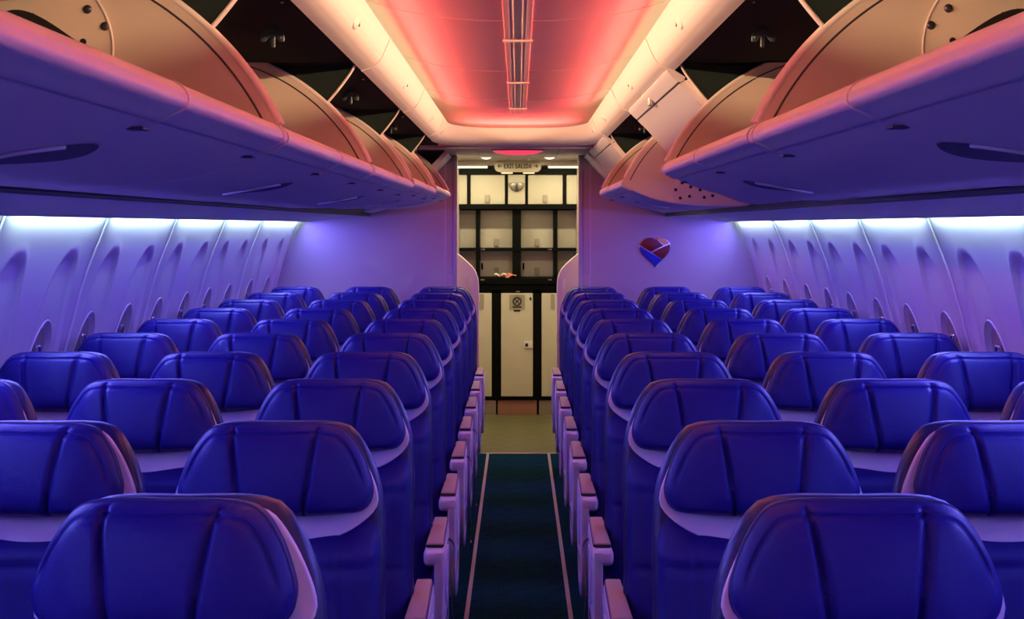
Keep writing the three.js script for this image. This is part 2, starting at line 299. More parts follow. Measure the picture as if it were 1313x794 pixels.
function closedBin(side, k) {
  const d0 = BIN_EDGES[k] + 0.075, d1 = BIN_EDGES[k + 1] - 0.02, len = d1 - d0, dm = (d0 + d1) / 2, a = -len / 2, b = len / 2;
  const o = thing('overhead_bin', `closed overhead bin with smooth pale face, ${fromAft[k]} from the bulkhead, on the heart side`, 'luggage bin', [0, 0, -dm], 'bins on the heart side');
  const face = smooth([[0.5035, 2.003], [0.546, 1.9615], [0.592, 1.908], [0.646, 1.845], [0.72, 1.775], [0.82, 1.71], [0.92, 1.668], [1.0, 1.650]], 30);
  part('face', run(shell(face, 0.02), a, b, side, 0.9), M.bin, o);
  part('lip', run([[0.4985, 2.0085], [0.478, 2.0285], [0.468, 2.0395], [0.465, 2.0455], [0.468, 2.051], [0.478, 2.052], [0.522, 2.025], [0.516, 2.01]], a, b, side, 0.5), M.bin, o);
  part('lip_joint', run([[0.4992, 2.0092], [0.5042, 2.0042], [0.52, 2.02], [0.515, 2.025]], a + 0.002, b - 0.002, side), M.black, o);
  part('latch', box(0.012, 0.03, 0.06, side * 0.484, 2.016, 0, 0.003), M.galleyLatch, o);
  const cheek = face.concat([[1.2, 1.78], [1.22, 1.95], [1.1, 2.03], [0.6, 2.035]]);
  for (const [q, far] of [[a, 0], [b, 1]]) {
    const p = cheek.map(([x, y]) => [x + 0.014, y + 0.006]);
    part('end_cheek', run(p, far ? q - 0.02 : q - 0.06, far ? q + 0.006 : q + 0.02, side), M.cheek, o);
  }
  part('face_button', box(0.006, 0.012, 0.05, side * 0.612, 1.881, -b * 0.35, 0.002), M.paper, o);
  return o;
}
[-0.006, -0.006, -0.004, 0.012, 0.030].forEach((drop, k) => openBin(-1, k, drop));
openBin(1, 0, -0.004); openBin(1, 1, -0.002); closedBin(1, 2); openBin(1, 3, 0.004); closedBin(1, 4);
// short fixed close-out pieces between the last bins and the bulkheads
for (const side of [-1, 1]) {
  const o = thing('closeout_panel', `short pale close-out panel beside the bulkhead, ${side > 0 ? 'on the heart side' : 'on the side without the heart'}`, 'panel', [0, 0, -(9.43 + 9.94) / 2], 'close-out panels by the bulkhead');
  part('face', run(shell(smooth([[0.455, 2.035], [0.52, 1.965], [0.60, 1.88]], 10), 0.03), -0.24, 0.25, side), M.bin, o);
  part('black_joint', run(shell([[0.604, 1.876], [0.62, 1.86]], 0.026), -0.24, 0.25, side), M.black, o);
  part('lower_face', run(shell(smooth([[0.622, 1.857], [0.70, 1.775], [0.82, 1.70], [1.0, 1.65]], 14), 0.03), -0.24, 0.25, side), M.bin, o);
}

// ---------------------------------------------------------------- ceiling
const ceilPts = smooth([[0.0, 2.236], [0.15, 2.240], [0.30, 2.256], [0.42, 2.280], [0.52, 2.312], [0.57, 2.335]], 28);
const trimPts = [[0.397, 2.146], [0.404, 2.132], [0.416, 2.104], [0.428, 2.080], [0.440, 2.066], [0.456, 2.056], [0.474, 2.049], [0.488, 2.045]];
const trimSmooth = smooth(trimPts, 18);
const CORNER = [0.25, 0.5];         // size of the rounded corner in x and in d
{
  const c = structure('ceiling', 'domed cabin ceiling with glowing coves and a central spine');
  const ribs = [FRONT, 0.1, 1.64, 3.18, 4.75, 6.3, 7.75, 8.3];
  for (let i = 0; i + 1 < ribs.length; i++) {
    const full = ceilPts.slice().reverse().map(p => [-p[0], p[1]]).concat(ceilPts.slice(1));
    part('ceiling_panel', run(shell(full, 0.012), ribs[i] + 0.003, ribs[i + 1] - 0.003, 1, 0.9), M.ceiling, c);
    if (i) part('ceiling_rib', tube(full.map(p => [p[0], p[1] + 0.002, -ribs[i]]), 0.006, 60, false, 8), M.trim, c);
  }
  // spine: two rails and a recessed channel, with clips at the joints
  for (const s of [-1, 1]) part('spine_rail', run([[0.022, 2.236], [0.023, 2.221], [0.028, 2.217], [0.044, 2.220], [0.050, 2.24]], FRONT, 8.45, s), M.trim, c);
  part('spine_channel', run([[-0.026, 2.2195], [0.026, 2.2195], [0.026, 2.240], [-0.026, 2.240]], FRONT, 8.45), M.cheek, c, 'darker recessed channel of the spine');
  for (const s of [-1, 1]) part('spine_bead', run([[0.013, 2.221], [0.015, 2.2165], [0.017, 2.2165], [0.019, 2.221]], FRONT, 8.45, s), M.trim, c);
  for (const d of [0.3, 2.0, 3.7, 5.1, 6.6, 8.05]) part('spine_clip', box(0.106, 0.008, 0.035, 0, 2.2145, -d, 0.003), M.trim, c);
  part('spine_end', box(0.09, 0.012, 0.03, 0, 2.224, -8.44, 0.003), M.trim, c);
  // dark panels above the open bins and the plates between the bays
  for (const side of [-1, 1]) {
    for (let i = 0; i < 5; i++) {
      const a = i ? BIN_EDGES[i] : FRONT, b = i === 4 ? AFT : BIN_EDGES[i + 1];
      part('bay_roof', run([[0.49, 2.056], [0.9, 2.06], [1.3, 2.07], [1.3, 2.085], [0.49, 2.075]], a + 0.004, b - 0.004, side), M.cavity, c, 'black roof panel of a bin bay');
      const dm = (BIN_EDGES[i] + BIN_EDGES[i + 1]) / 2;
      const shoe = Array.from({ length: 17 }, (_, k) => { const t = Math.PI * k / 16; return [0.030 * Math.cos(t), 0.030 * Math.sin(t)]; }).concat([[-0.029, -0.008], [-0.018, -0.008]], Array.from({ length: 9 }, (_, k) => { const t = Math.PI * (1 - k / 8); return [0.011 * Math.cos(t), 0.008 * Math.sin(t)]; }), [[0.018, -0.008], [0.029, -0.008]]);
      const hb = part('hinge_bracket', plate(shoe, 0.008, 0.002).translate(side * 0.61, 2.026, -dm), M.bracket, c);
      for (const [x, y] of [[-0.02, 0.002], [0, 0.021], [0.02, 0.002]]) part('bolt', rivet.clone().scale(0.45, 0.45, 0.6).translate(side * 0.61 + x, 2.026 + y, -dm + 0.004), M.darkMetal, hb);
      part('hinge_arm', box(0.010, 0.05, 0.012, side * 0.61, 2.03, -dm - 0.012, 0.003), M.bracket, c);
      part('rivet', rivet.clone().scale(0.5, 0.5, 0.8).rotateX(Math.PI / 2).translate(side * 0.52, 2.055, -dm + 0.4), M.metal, c);
      if (i) {
        const edge = smooth([[0.500, 2.052], [0.512, 2.030], [0.545, 1.985], [0.60, 1.92], [0.70, 1.82], [0.85, 1.72]], 24);
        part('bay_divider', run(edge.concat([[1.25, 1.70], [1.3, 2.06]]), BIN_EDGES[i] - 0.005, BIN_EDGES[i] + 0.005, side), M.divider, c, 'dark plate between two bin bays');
        for (const q of [-0.006, 0.006]) part('divider_edge', tube(edge.map(p => [side * p[0], p[1], -(BIN_EDGES[i] + q)]), 0.0036, 30, false, 6), M.trim, c);
      }
    }
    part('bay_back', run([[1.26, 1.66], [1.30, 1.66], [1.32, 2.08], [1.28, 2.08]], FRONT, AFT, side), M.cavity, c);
    // closed void above the cove
    part('cove_back', run([[0.575, 2.09], [0.60, 2.09], [0.60, 2.36], [0.55, 2.36], [0.55, 2.33], [0.575, 2.33]], FRONT, 8.9, side), M.ceiling, c);
    part('cove_floor', run([[0.44, 2.076], [0.58, 2.076], [0.58, 2.088], [0.44, 2.088]], FRONT, 8.7, side), M.ceiling, c);
  }
  part('ceiling_aft_curve', grid(48, 16, (u, v) => { const x = (u * 2 - 1) * 0.57, k = Math.abs(x) / 0.57 * (ceilPts.length - 1), i = Math.min(ceilPts.length - 2, Math.floor(k)), y = ceilPts[i][1] + (k - i) * (ceilPts[i + 1][1] - ceilPts[i][1]); return [x, y - (y - 2.125) * v ** 2.2, -(8.3 + 0.6 * v)]; }), M.ceiling, c);
  part('aft_cove_wall', box(1.2, 0.32, 0.02, 0, 2.20, -8.93), M.ceiling, c);
  part('upper_cover', box(3.2, 0.02, 14.1, 0, 2.40, -5.55), M.black, c);
}
// cove trim: two long runs and a rounded aft return, in segments
{
  let n = 0;
  for (const side of [-1, 1]) {
    const t = structure(`trim_${++n}`, `cream cove trim along the ceiling, ${side > 0 ? 'heart side' : 'side without the heart'}`);
    const cuts = [FRONT, 1.2, 2.85, 4.5, 6.15, 7.8, COVE_END - CORNER[1]];
    for (let i = 0; i + 1 < cuts.length; i++) {
      const seg = part('trim_segment', run(shell(trimSmooth, 0.006), cuts[i] + 0.002, cuts[i + 1] - 0.002, side, 0.9), M.trim, t);
      if (i) part('segment_band', run(shell(trimSmooth, -0.003), cuts[i] - 0.012, cuts[i] + 0.012, side, 0.9), M.trim, t);
      const dm = (cuts[i] + cuts[i + 1]) / 2 + 0.1;
      part('finger_pull', new THREE.SphereGeometry(1, 20, 10).scale(0.0035, 0.018, 0.045).rotateZ(side * 0.36).translate(side * 0.4225, 2.092, -dm), M.trim, seg);
      part('pull_gap', box(0.004, 0.016, 0.006, side * 0.4195, 2.096, -dm - 0.044, 0.001).rotateZ(0), M.darkMetal, seg);
    }
  }
  const t = structure(`trim_${++n}`, 'rounded aft return of the cream cove trim');
  const prof = shell(trimSmooth, 0.006), np = prof.length;
  const path = []; const K = 20;
  for (const s of [-1, 1]) { const q = []; for (let i = 0; i <= K; i++) { const a = i / K * Math.PI / 2; q.push({ x: s * (0.4 - CORNER[0] + CORNER[0] * Math.cos(a)), d: COVE_END - CORNER[1] + CORNER[1] * Math.sin(a), nx: s * Math.cos(a) / CORNER[0], nd: Math.sin(a) / CORNER[1] }); } path.push(...(s < 0 ? q : q.reverse())); }
  for (const p of path) { const l = Math.hypot(p.nx, p.nd); p.nx /= l; p.nd /= l; }
  const g = grid(path.length - 1, np, (u, v) => {
    const p = path[Math.round(u * (path.length - 1))], q = prof[Math.round(v * np) % np], o = q[0] - 0.4;
    const stretch = 1 + 1.0 * Math.abs(p.nd);   // the aft face is deeper than the sides
    return [p.x + p.nx * o * stretch, q[1], -(p.d + p.nd * o * stretch)];
  });
  part('trim_return', toCreasedNormals(g, 0.9), M.trim, t);
}
// unseen cove light rails: a baffled warm row that shines across the aisle, and red and cream rows that wash the ceiling
for (const side of [-1, 1]) {
  const L = 8.35 - FRONT, dc = (8.35 + FRONT) / 2;
  const o = thing('cove_light_rail', `LED rail hidden behind the ceiling trim, ${side > 0 ? 'heart side' : 'side without the heart'}`, 'light', [side * 0.47, 2.09, -dc], 'cove light rails');
  part('rail', run([[-0.01, 0], [0.09, 0], [0.09, 0.02], [-0.01, 0.02]], -L / 2, L / 2, side), M.whitePlastic, o);
  part('unseen_warm_strip', run([[0.0, 0.069], [0.01, 0.069], [0.01, 0.078], [0.0, 0.078]], -L / 2, L / 2, side), glow(...WARM, 1.2), o, 'warm white LED strip, out of view, lights the opposite trim and bins');  // out of view, placed to light the opposite trim and bin cheeks
  part('unseen_baffle', run([[-0.056, 0.0785], [0.02, 0.0785], [0.02, 0.081], [-0.056, 0.081]], -L / 2, L / 2, side), M.black, o);  // unseen plate placed to keep the warm row off the ceiling
  part('unseen_fin', run([[0.006, 0.081], [0.009, 0.081], [0.009, 0.143], [0.006, 0.143]], -L / 2, L / 2, side), M.black, o);  // unseen plate placed to confine the cream row to the ceiling edge
  part('red_strip', run([[-0.042, 0.082], [-0.022, 0.082], [-0.022, 0.1], [-0.036, 0.1]], -L / 2, L / 2, side), glow(1, 0.1, 0.1, 1.2), o, 'red LED strip');
  part('cream_strip', run([[0.035, 0.09], [0.06, 0.09], [0.06, 0.1], [0.035, 0.1]], -L / 2, L / 2, side), glow(...CREAM, 1.2), o, 'cream LED strip');
  rectLight(WARM, LEVEL.warm, L, 0.006, [side * 0.468, 2.164, -dc], [side * 0.3, 2.154, -dc]);
  rectLight(RED, LEVEL.red, L, 0.016, [side * 0.424, 2.1815, -dc], [side * 0.279, 2.2405, -dc]);
  rectLight(CREAM, LEVEL.cream, L, 0.024, [side * 0.517, 2.193, -dc], [side * 0.505, 2.30, -dc]);
}
{
  const o = thing('cove_light_rail', 'short red LED rail behind the rounded aft return of the trim', 'light', [0, 2.125, -8.76], 'cove light rails');
  part('rail', box(0.7, 0.012, 0.03, 0, -0.01, 0), M.whitePlastic, o);
  part('red_strip', box(0.68, 0.006, 0.016, 0, 0, 0), glow(1, 0.1, 0.1, 1.2), o);
  rectLight(RED, LEVEL.red * 1.0, 0.68, 0.018, [0, 2.135, -8.74], [0, 2.24, -8.60]);
}

// ---------------------------------------------------------------- aft ceiling, bulkheads and partitions
{
  const c = structure('ceiling_aft', 'low flat ceiling between the cabin and the galley');
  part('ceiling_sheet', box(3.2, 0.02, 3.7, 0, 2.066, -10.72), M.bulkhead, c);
  for (const x of [-0.27, 0.27]) part('joint', box(0.006, 0.003, 1.2, x, 2.0555, -9.5), M.darkMetal, c);
  part('cross_beam', box(1.1, 0.03, 0.05, 0, 2.042, -11.0, 0.008), M.cream, c);
  const bt = (side, name) => {
    const b = structure(name, `smooth partition wall ${side > 0 ? 'with the heart emblem' : 'without an emblem'} behind the last seats`);
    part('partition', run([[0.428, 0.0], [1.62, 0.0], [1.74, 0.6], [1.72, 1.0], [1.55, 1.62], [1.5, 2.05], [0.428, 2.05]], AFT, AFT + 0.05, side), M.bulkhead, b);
    part('edge_post', box(0.03, 2.05, 0.07, side * 0.432, 1.025, -AFT - 0.02, 0.01), M.bulkhead, b);
    part('edge_seam', box(0.004, 2.0, 0.004, side * 0.50, 1.03, -AFT + 0.001), M.greyPlastic, b);
    const hatch = plate(roundRect(0.07, 0.2, 0.008), 0.008, 0.002).translate(side * 0.462, 1.12, -AFT + 0.003); part('hatch', hatch, M.bulkhead, b);
    // passage wall behind it and the half-height partition that narrows the way
    part('passage_wall', box(0.04, 2.05, 2.4, side * 0.505, 1.025, -AFT - 0.06 - 1.2), M.cream, b);
    part('jamb', box(0.05, 2.05, 0.06, side * 0.472, 1.025, -AFT - 0.12, 0.015), M.cream, b);
    const low = smooth([[0.49, 1.40], [0.44, 1.375], [0.36, 1.31], [0.305, 1.25], [0.282, 1.19], [0.276, 1.12]], 20).concat([[0.276, 0.0], [0.49, 0.0]]);
    part('low_partition', plate(low.map(p => [side * p[0], p[1]]), 0.04, 0.006).translate(0, 0, -10.25), M.cream, b);
    part('low_partition_hatch', plate(roundRect(0.035, 0.11, 0.006), 0.006, 0.001).translate(side * 0.335, 1.13, -10.226), M.cream, b);
  };
  bt(-1, 'wall_aft_left'); bt(1, 'wall_aft_right');
  const f = structure('wall_front', 'plain partition at the forward end of the cabin');
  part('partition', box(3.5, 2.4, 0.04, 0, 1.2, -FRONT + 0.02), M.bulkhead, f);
  const r = structure('wall_back', 'dark wall behind the galley');
  part('back_sheet', box(3.5, 2.4, 0.04, 0, 1.2, -12.62), M.black, r);
}
// heart emblem
{
  const o = thing('heart_emblem', 'glossy heart emblem in blue, red and gold on the partition wall', 'emblem', [0.945, 1.39, -AFT + 0.006]);
  const hp = []; for (let i = 0; i < 80; i++) { const t = i / 80 * 2 * Math.PI; hp.push([16 * Math.sin(t) ** 3 / 16 * 0.105, (13 * Math.cos(t) - 3 * Math.cos(2 * t) - 1.2 * Math.cos(3 * t) - 0.4 * Math.cos(4 * t)) / 16 * 0.125 + 0.006]); }
  part('base', plate(hp.map(p => [p[0] * 1.04, p[1] * 1.04]), 0.008, 0.002), M.metal, o, 'silver edge');
  // fields cut from the heart by straight and curved borders
  const inside = f => { const out = []; const n = hp.length; for (let i = 0; i < n; i++) { const p = hp[i], q = hp[(i + 1) % n], a = f(p), b = f(q); if (a >= 0) out.push(p); if (a * b < 0) { const t = a / (a - b); out.push([p[0] + t * (q[0] - p[0]), p[1] + t * (q[1] - p[1])]); } } return out; };
  const clip = (poly, f) => { const out = []; for (let i = 0; i < poly.length; i++) { const p = poly[i], q = poly[(i + 1) % poly.length], a = f(p), b = f(q); if (a >= 0) out.push(p); if (a * b < 0) { const t = a / (a - b); out.push([p[0] + t * (q[0] - p[0]), p[1] + t * (q[1] - p[1])]); } } return out; };
  const l1 = p => p[1] - (0.03 - 0.595 * (p[0] + 0.098));          // border between blue and the rest, falling to the right
  const l2 = p => p[1] - (-0.002 + 0.477 * (p[0] + 0.01));                   // border rising to the right
  const l3 = p => p[1] - (0.077 - 0.775 * (p[0] - 0.01));                   // border of the gold field
  const sh = (f, e) => p => f(p) - e;
  part('blue_field', plate(clip(hp, p => -l1(p) - 0.004), 0.004, 0.001).translate(0, 0, 0.005), M.heartBlue, o);
  part('red_field', plate(clip(clip(clip(hp, sh(l1, 0.004)), sh(l2, 0.004)), p => -l3(p) - 0.002), 0.004, 0.001).translate(0, 0, 0.005), M.heartRed, o);
  part('gold_field', plate(clip(clip(hp, sh(l2, 0.004)), sh(l3, 0.003)), 0.004, 0.001).translate(0, 0, 0.005), M.heartGold, o);
  part('dark_red_field', plate(clip(clip(hp, sh(l1, 0.004)), p => -l2(p) - 0.004), 0.004, 0.001).translate(0, 0, 0.005), M.heartRed, o);
}
// lamps of the aft area
{
  const o = thing('red_ceiling_lamp', 'long oval red lamp on the low ceiling ahead of the exit sign', 'lamp', [0, 2.054, -9.35]);
  part('lens', new THREE.SphereGeometry(1, 40, 20).scale(0.165, 0.035, 0.06), glow(1.0, 0.06, 0.13, 0.95), o, 'glowing red lens');
  part('rim', new THREE.TorusGeometry(1, 0.02, 8, 48).rotateX(Math.PI / 2).scale(0.17, 0.2, 0.065).translate(0, -0.002, 0), M.bulkhead, o);
  rectLight([1, 0.08, 0.14], 45, 0.3, 0.1, [0, 2.012, -9.35], [0, 0, -9.35]);
  for (const s of [-1, 1]) {
    const q = thing('oval_downlight', `small oval downlight on the low ceiling, ${s > 0 ? 'heart side of the red lamp' : 'on the red lamp side without the heart'}`, 'lamp', [s * 0.226, 2.055, -10.3], 'oval downlights');
    part('lens', new THREE.SphereGeometry(1, 24, 12).scale(0.038, 0.02, 0.03), glow(1.0, 0.92, 0.72, 1.2), q, 'warm white lens');
    part('rim', new THREE.TorusGeometry(1, 0.05, 8, 32).rotateX(Math.PI / 2).scale(0.04, 0.1, 0.032), M.cream, q);
    rectLight(GALLEY, LEVEL.dome, 0.08, 0.06, [s * 0.226, 2.03, -10.3], [s * 0.226, 0, -10.3]);
    const b = thing('galley_light_bar', `bright light bar above the galley cupboards, ${s > 0 ? 'heart side of the exit sign' : 'on the exit sign side without the heart'}`, 'lamp', [s * 0.36, 2.035, -11.45], 'galley light bars');
    part('housing', box(0.25, 0.02, 0.05, 0, 0.01, 0, 0.004), M.cream, b);
    part('tube', new THREE.CylinderGeometry(0.011, 0.011, 0.24, 14).rotateZ(Math.PI / 2).translate(0, -0.006, 0.015), glow(1.0, 0.90, 0.66, 1.3), b, 'glowing tube');
    rectLight(GALLEY, LEVEL.galley * 18, 0.24, 0.03, [s * 0.36, 2.012, -11.43], [s * 0.36, 1.2, -11.7]);
  }
}
// exit sign
const font = await new FontLoader().loadAsync('fonts/droid/droid_sans_bold.typeface.json');
{
  const o = thing('exit_sign', 'oval tan sign with black lettering EXIT SALIDA and two arrows', 'sign', [0, 2.0, -10.6]);
  part('board', plate(roundRect(0.345, 0.088, 0.04, 10), 0.02, 0.004), M.sign, o);
  part('hanger', [box(0.02, 0.03, 0.01, -0.08, 0.045, 0), box(0.02, 0.03, 0.01, 0.08, 0.045, 0)], M.cream, o);
  const t = new TextGeometry('EXIT SALIDA', { font, size: 0.032, depth: 0.002, curveSegments: 3 }); t.computeBoundingBox();
  const bw = t.boundingBox.max.x - t.boundingBox.min.x, k = 0.205 / bw;
  t.translate(-(t.boundingBox.max.x + t.boundingBox.min.x) / 2, -0.016, 0.0102).scale(k, 1.05, 1); part('lettering', t, M.ink, o);
  const arrow = [[0, 0], [0.014, 0.014], [0.019, 0.011], [0.012, 0.003], [0.034, 0.003], [0.034, -0.003], [0.012, -0.003], [0.019, -0.011], [0.014, -0.014]];
  for (const s of [-1, 1]) part('arrow', plate(arrow.map(p => [s * (0.150 - p[0]), p[1]]), 0.002).translate(0, 0, 0.0112), M.ink, o);
  for (const s of [-1, 1]) part('lower_lamp', box(0.085, 0.012, 0.02, s * 0.08, -0.05, 0, 0.003), M.cream, o);
}

// ---------------------------------------------------------------- galley
{
  const D = 11.9, S = FOCAL / D, gx = x => (x - VPX) / S, gy = y => EYE - (y - VPY) / S;
  const g = thing('galley_unit', 'black framed galley wall of cream cupboards and trolley doors beyond the cabin', 'galley', [0, 0, -D]);
  const rect = (x0, x1, y0, y1, z, t, bev = 0.004) => plate(roundRect(gx(x1) - gx(x0), gy(y0) - gy(y1), 0.008, 3), t, bev).translate((gx(x0) + gx(x1)) / 2, (gy(y0) + gy(y1)) / 2, z);
  const flat = (x0, x1, y0, y1, z0, z1) => box(gx(x1) - gx(x0), gy(y0) - gy(y1), z1 - z0, (gx(x0) + gx(x1)) / 2, (gy(y0) + gy(y1)) / 2, (z0 + z1) / 2);
  const XL = 572, XR = 754;
  part('carcass', [flat(XL, XR, 216, 512, -0.5, -0.26)], M.galleyFrame, g);
  // frame members: top row sits proud and shades the rows below
  part('top_frame', [flat(XL, XR, 217, 224, -0.3, 0.04), flat(XL, XR, 262, 268, -0.3, 0.04), ...[[599, 603], [648, 651], [674, 676.5], [722, 726]].map(([a, b]) => flat(a, b, 224, 262, -0.3, 0.005))], M.galleyFrame, g);
  part('middle_frame', [flat(XL, XR, 318.5, 322, -0.3, -0.02), ...[[610, 614.5], [657, 667.5], [710, 715]].map(([a, b]) => flat(a, b, 268, 357, -0.3, -0.03))], M.galleyFrame, g);
  part('counter', [flat(XL, XR, 356.5, 364, -0.3, 0.03), flat(XL, XR, 364, 376, -0.25, 0.0)], M.galleyFrame, g, 'black worktop');
  part('lower_frame', [[572, 615], [630.5, 642.5], [683.5, 694.5], [711, 754]].map(([a, b]) => flat(a, b, 372, 511, -0.25, 0.0)), M.galleyFrame, g);
  part('base_rail', flat(XL, XR, 508, 513, -0.25, 0.012), M.galleyFrame, g);
  const door = (x0, x1, y0, y1, z, latchX, name = 'cupboard_door') => {
    const m = part(name, rect(x0, x1, y0, y1, z, 0.02), M.galleyDoor, g);
    if (latchX) part('latch', [rect(latchX - 3.2, latchX + 3.2, y1 - 12, y1 - 1.5, z + 0.013, 0.01, 0.002), rect(latchX - 2.3, latchX + 2.3, y1 - 7, y1 - 2.2, z + 0.019, 0.006, 0.002)], M.galleyLatch, m);
    return m;
  };
  for (const [a, b, l] of [[576, 599, 0], [603.3, 647.6, 625], [676.8, 721.6, 699], [726.3, 750, 0]]) door(a, b, 224.4, 262, -0.012, l);
  door(651, 673.6, 223.5, 262, -0.012, 0);
  for (const [a, b, l] of [[576, 610, 0], [614.8, 657, 636], [667.8, 710, 689], [715.2, 750, 0]]) door(a, b, 269.4, 318.4, -0.20, l);
  for (const [a, b, l] of [[576, 610, 0], [614.8, 657, 636], [667.8, 710, 689], [715.2, 750, 0]]) door(a, b, 322.3, 356, -0.235, l);
  for (const [x, y] of [[619, 320.3], [705, 320.3], [619, 358.8], [705, 358.8], [664, 374], [610, 219.5], [719, 219.5]]) part('turn_latch', rect(x - 2.4, x + 2.4, y - 1, y + 1, 0.022 + (y > 350 ? 0.012 : y > 300 ? -0.035 : 0), 0.012, 0.002), M.steel, g);
  for (const x of [617.5, 671.5]) part('door_pull', rect(x - 1, x + 1, 338, 347, -0.217, 0.012, 0.002), M.galleyFrame, g);
  // trolley doors
  for (const [a, b] of [[592, 630.5], [642.5, 683.3], [694.5, 734]]) {
    const m = door(a, b, 376, 510, 0.002, 0, 'trolley_door');
    if (a > 600 && a < 690) part('handle', [rect(672, 683, 437.5, 446.5, 0.018, 0.012, 0.003)], M.whitePlastic, m), part('handle_slot', rect(673.5, 677, 440, 444.5, 0.025, 0.003, 0), M.black, m), part('keyhole', rect(679, 681.3, 381, 385, 0.014, 0.004, 0), M.black, m);
    if (a < 600) part('notice', rect(614, 620.5, 377, 397, 0.014, 0.003, 0), M.galleyLatch, m);
    if (a > 690) part('notice', rect(706, 711, 377, 397, 0.014, 0.003, 0), M.galleyLatch, m);
  }
  const pl = part('notice', rect(653, 673, 378, 397, 0.014, 0.003, 0), M.galleyLatch, g, 'notice with a crossed-out circle');
  const cx = gx(663), cy = gy(386.5), r = 5 / S;
  part('notice_ring', new THREE.TorusGeometry(r, r * 0.16, 8, 28).translate(cx, cy, 0.017), M.ink, pl);
  part('notice_cross', [box(2 * r, r * 0.24, 0.002).rotateZ(0.78).translate(cx, cy, 0.0165), box(2 * r, r * 0.24, 0.002).rotateZ(-0.78).translate(cx, cy, 0.0165)], M.ink, pl);
  part('notice_line', [rect(657, 669, 393.2, 394.2, 0.0165, 0.002, 0)], M.ink, pl);
  part('notice_tab', rect(658.5, 667.5, 397.5, 399.5, 0.014, 0.003, 0), M.ink, pl);
  // kick plates; the middle one carries reflected red light in its colour
  for (const [a, b, m] of [[580, 636, M.steel], [638, 688.5, M.redLitSteel], [691, 745, M.steel]]) part('kick_plate', rect(a, b, 513.5, 533, -0.03, 0.02), m, g);
  // chromed scoop of the middle locker
  const scoop = part('scoop_handle', new THREE.SphereGeometry(1, 28, 14, 0, Math.PI * 2, 0, Math.PI / 2).rotateX(Math.PI).scale(0.064, 0.075, 0.05).translate(gx(662.3), gy(235.5), 0.004), M.metal, g, 'chromed half-round scoop handle');
  part('scoop_opening', new THREE.CylinderGeometry(0.06, 0.06, 0.003, 24).scale(1, 1, 0.8).translate(gx(662.3), gy(235.2), 0.004), M.black, scoop);
  // cloth on the worktop
  const c = thing('folded_cloth', 'crumpled red and white cloth lying on the black galley worktop', 'cloth', [gx(647), gy(356.5) + 0.003, -D - 0.03]);
  part('red_fold', grid(24, 12, (u, v) => [(u - 0.5) * 0.15 + 0.02, 0.012 + 0.014 * Math.sin(u * 9 + v * 4) * Math.sin(Math.PI * u) + 0.012 * Math.sin(Math.PI * v), (0.5 - v) * 0.09]), M.cloth, c);
  part('white_fold', grid(20, 10, (u, v) => [(u - 0.5) * 0.10 - 0.035, 0.020 + 0.010 * Math.sin(u * 8 + 1) * Math.sin(Math.PI * u) + 0.014 * Math.sin(Math.PI * v), (0.5 - v) * 0.07 + 0.01]), M.paper, c);
}

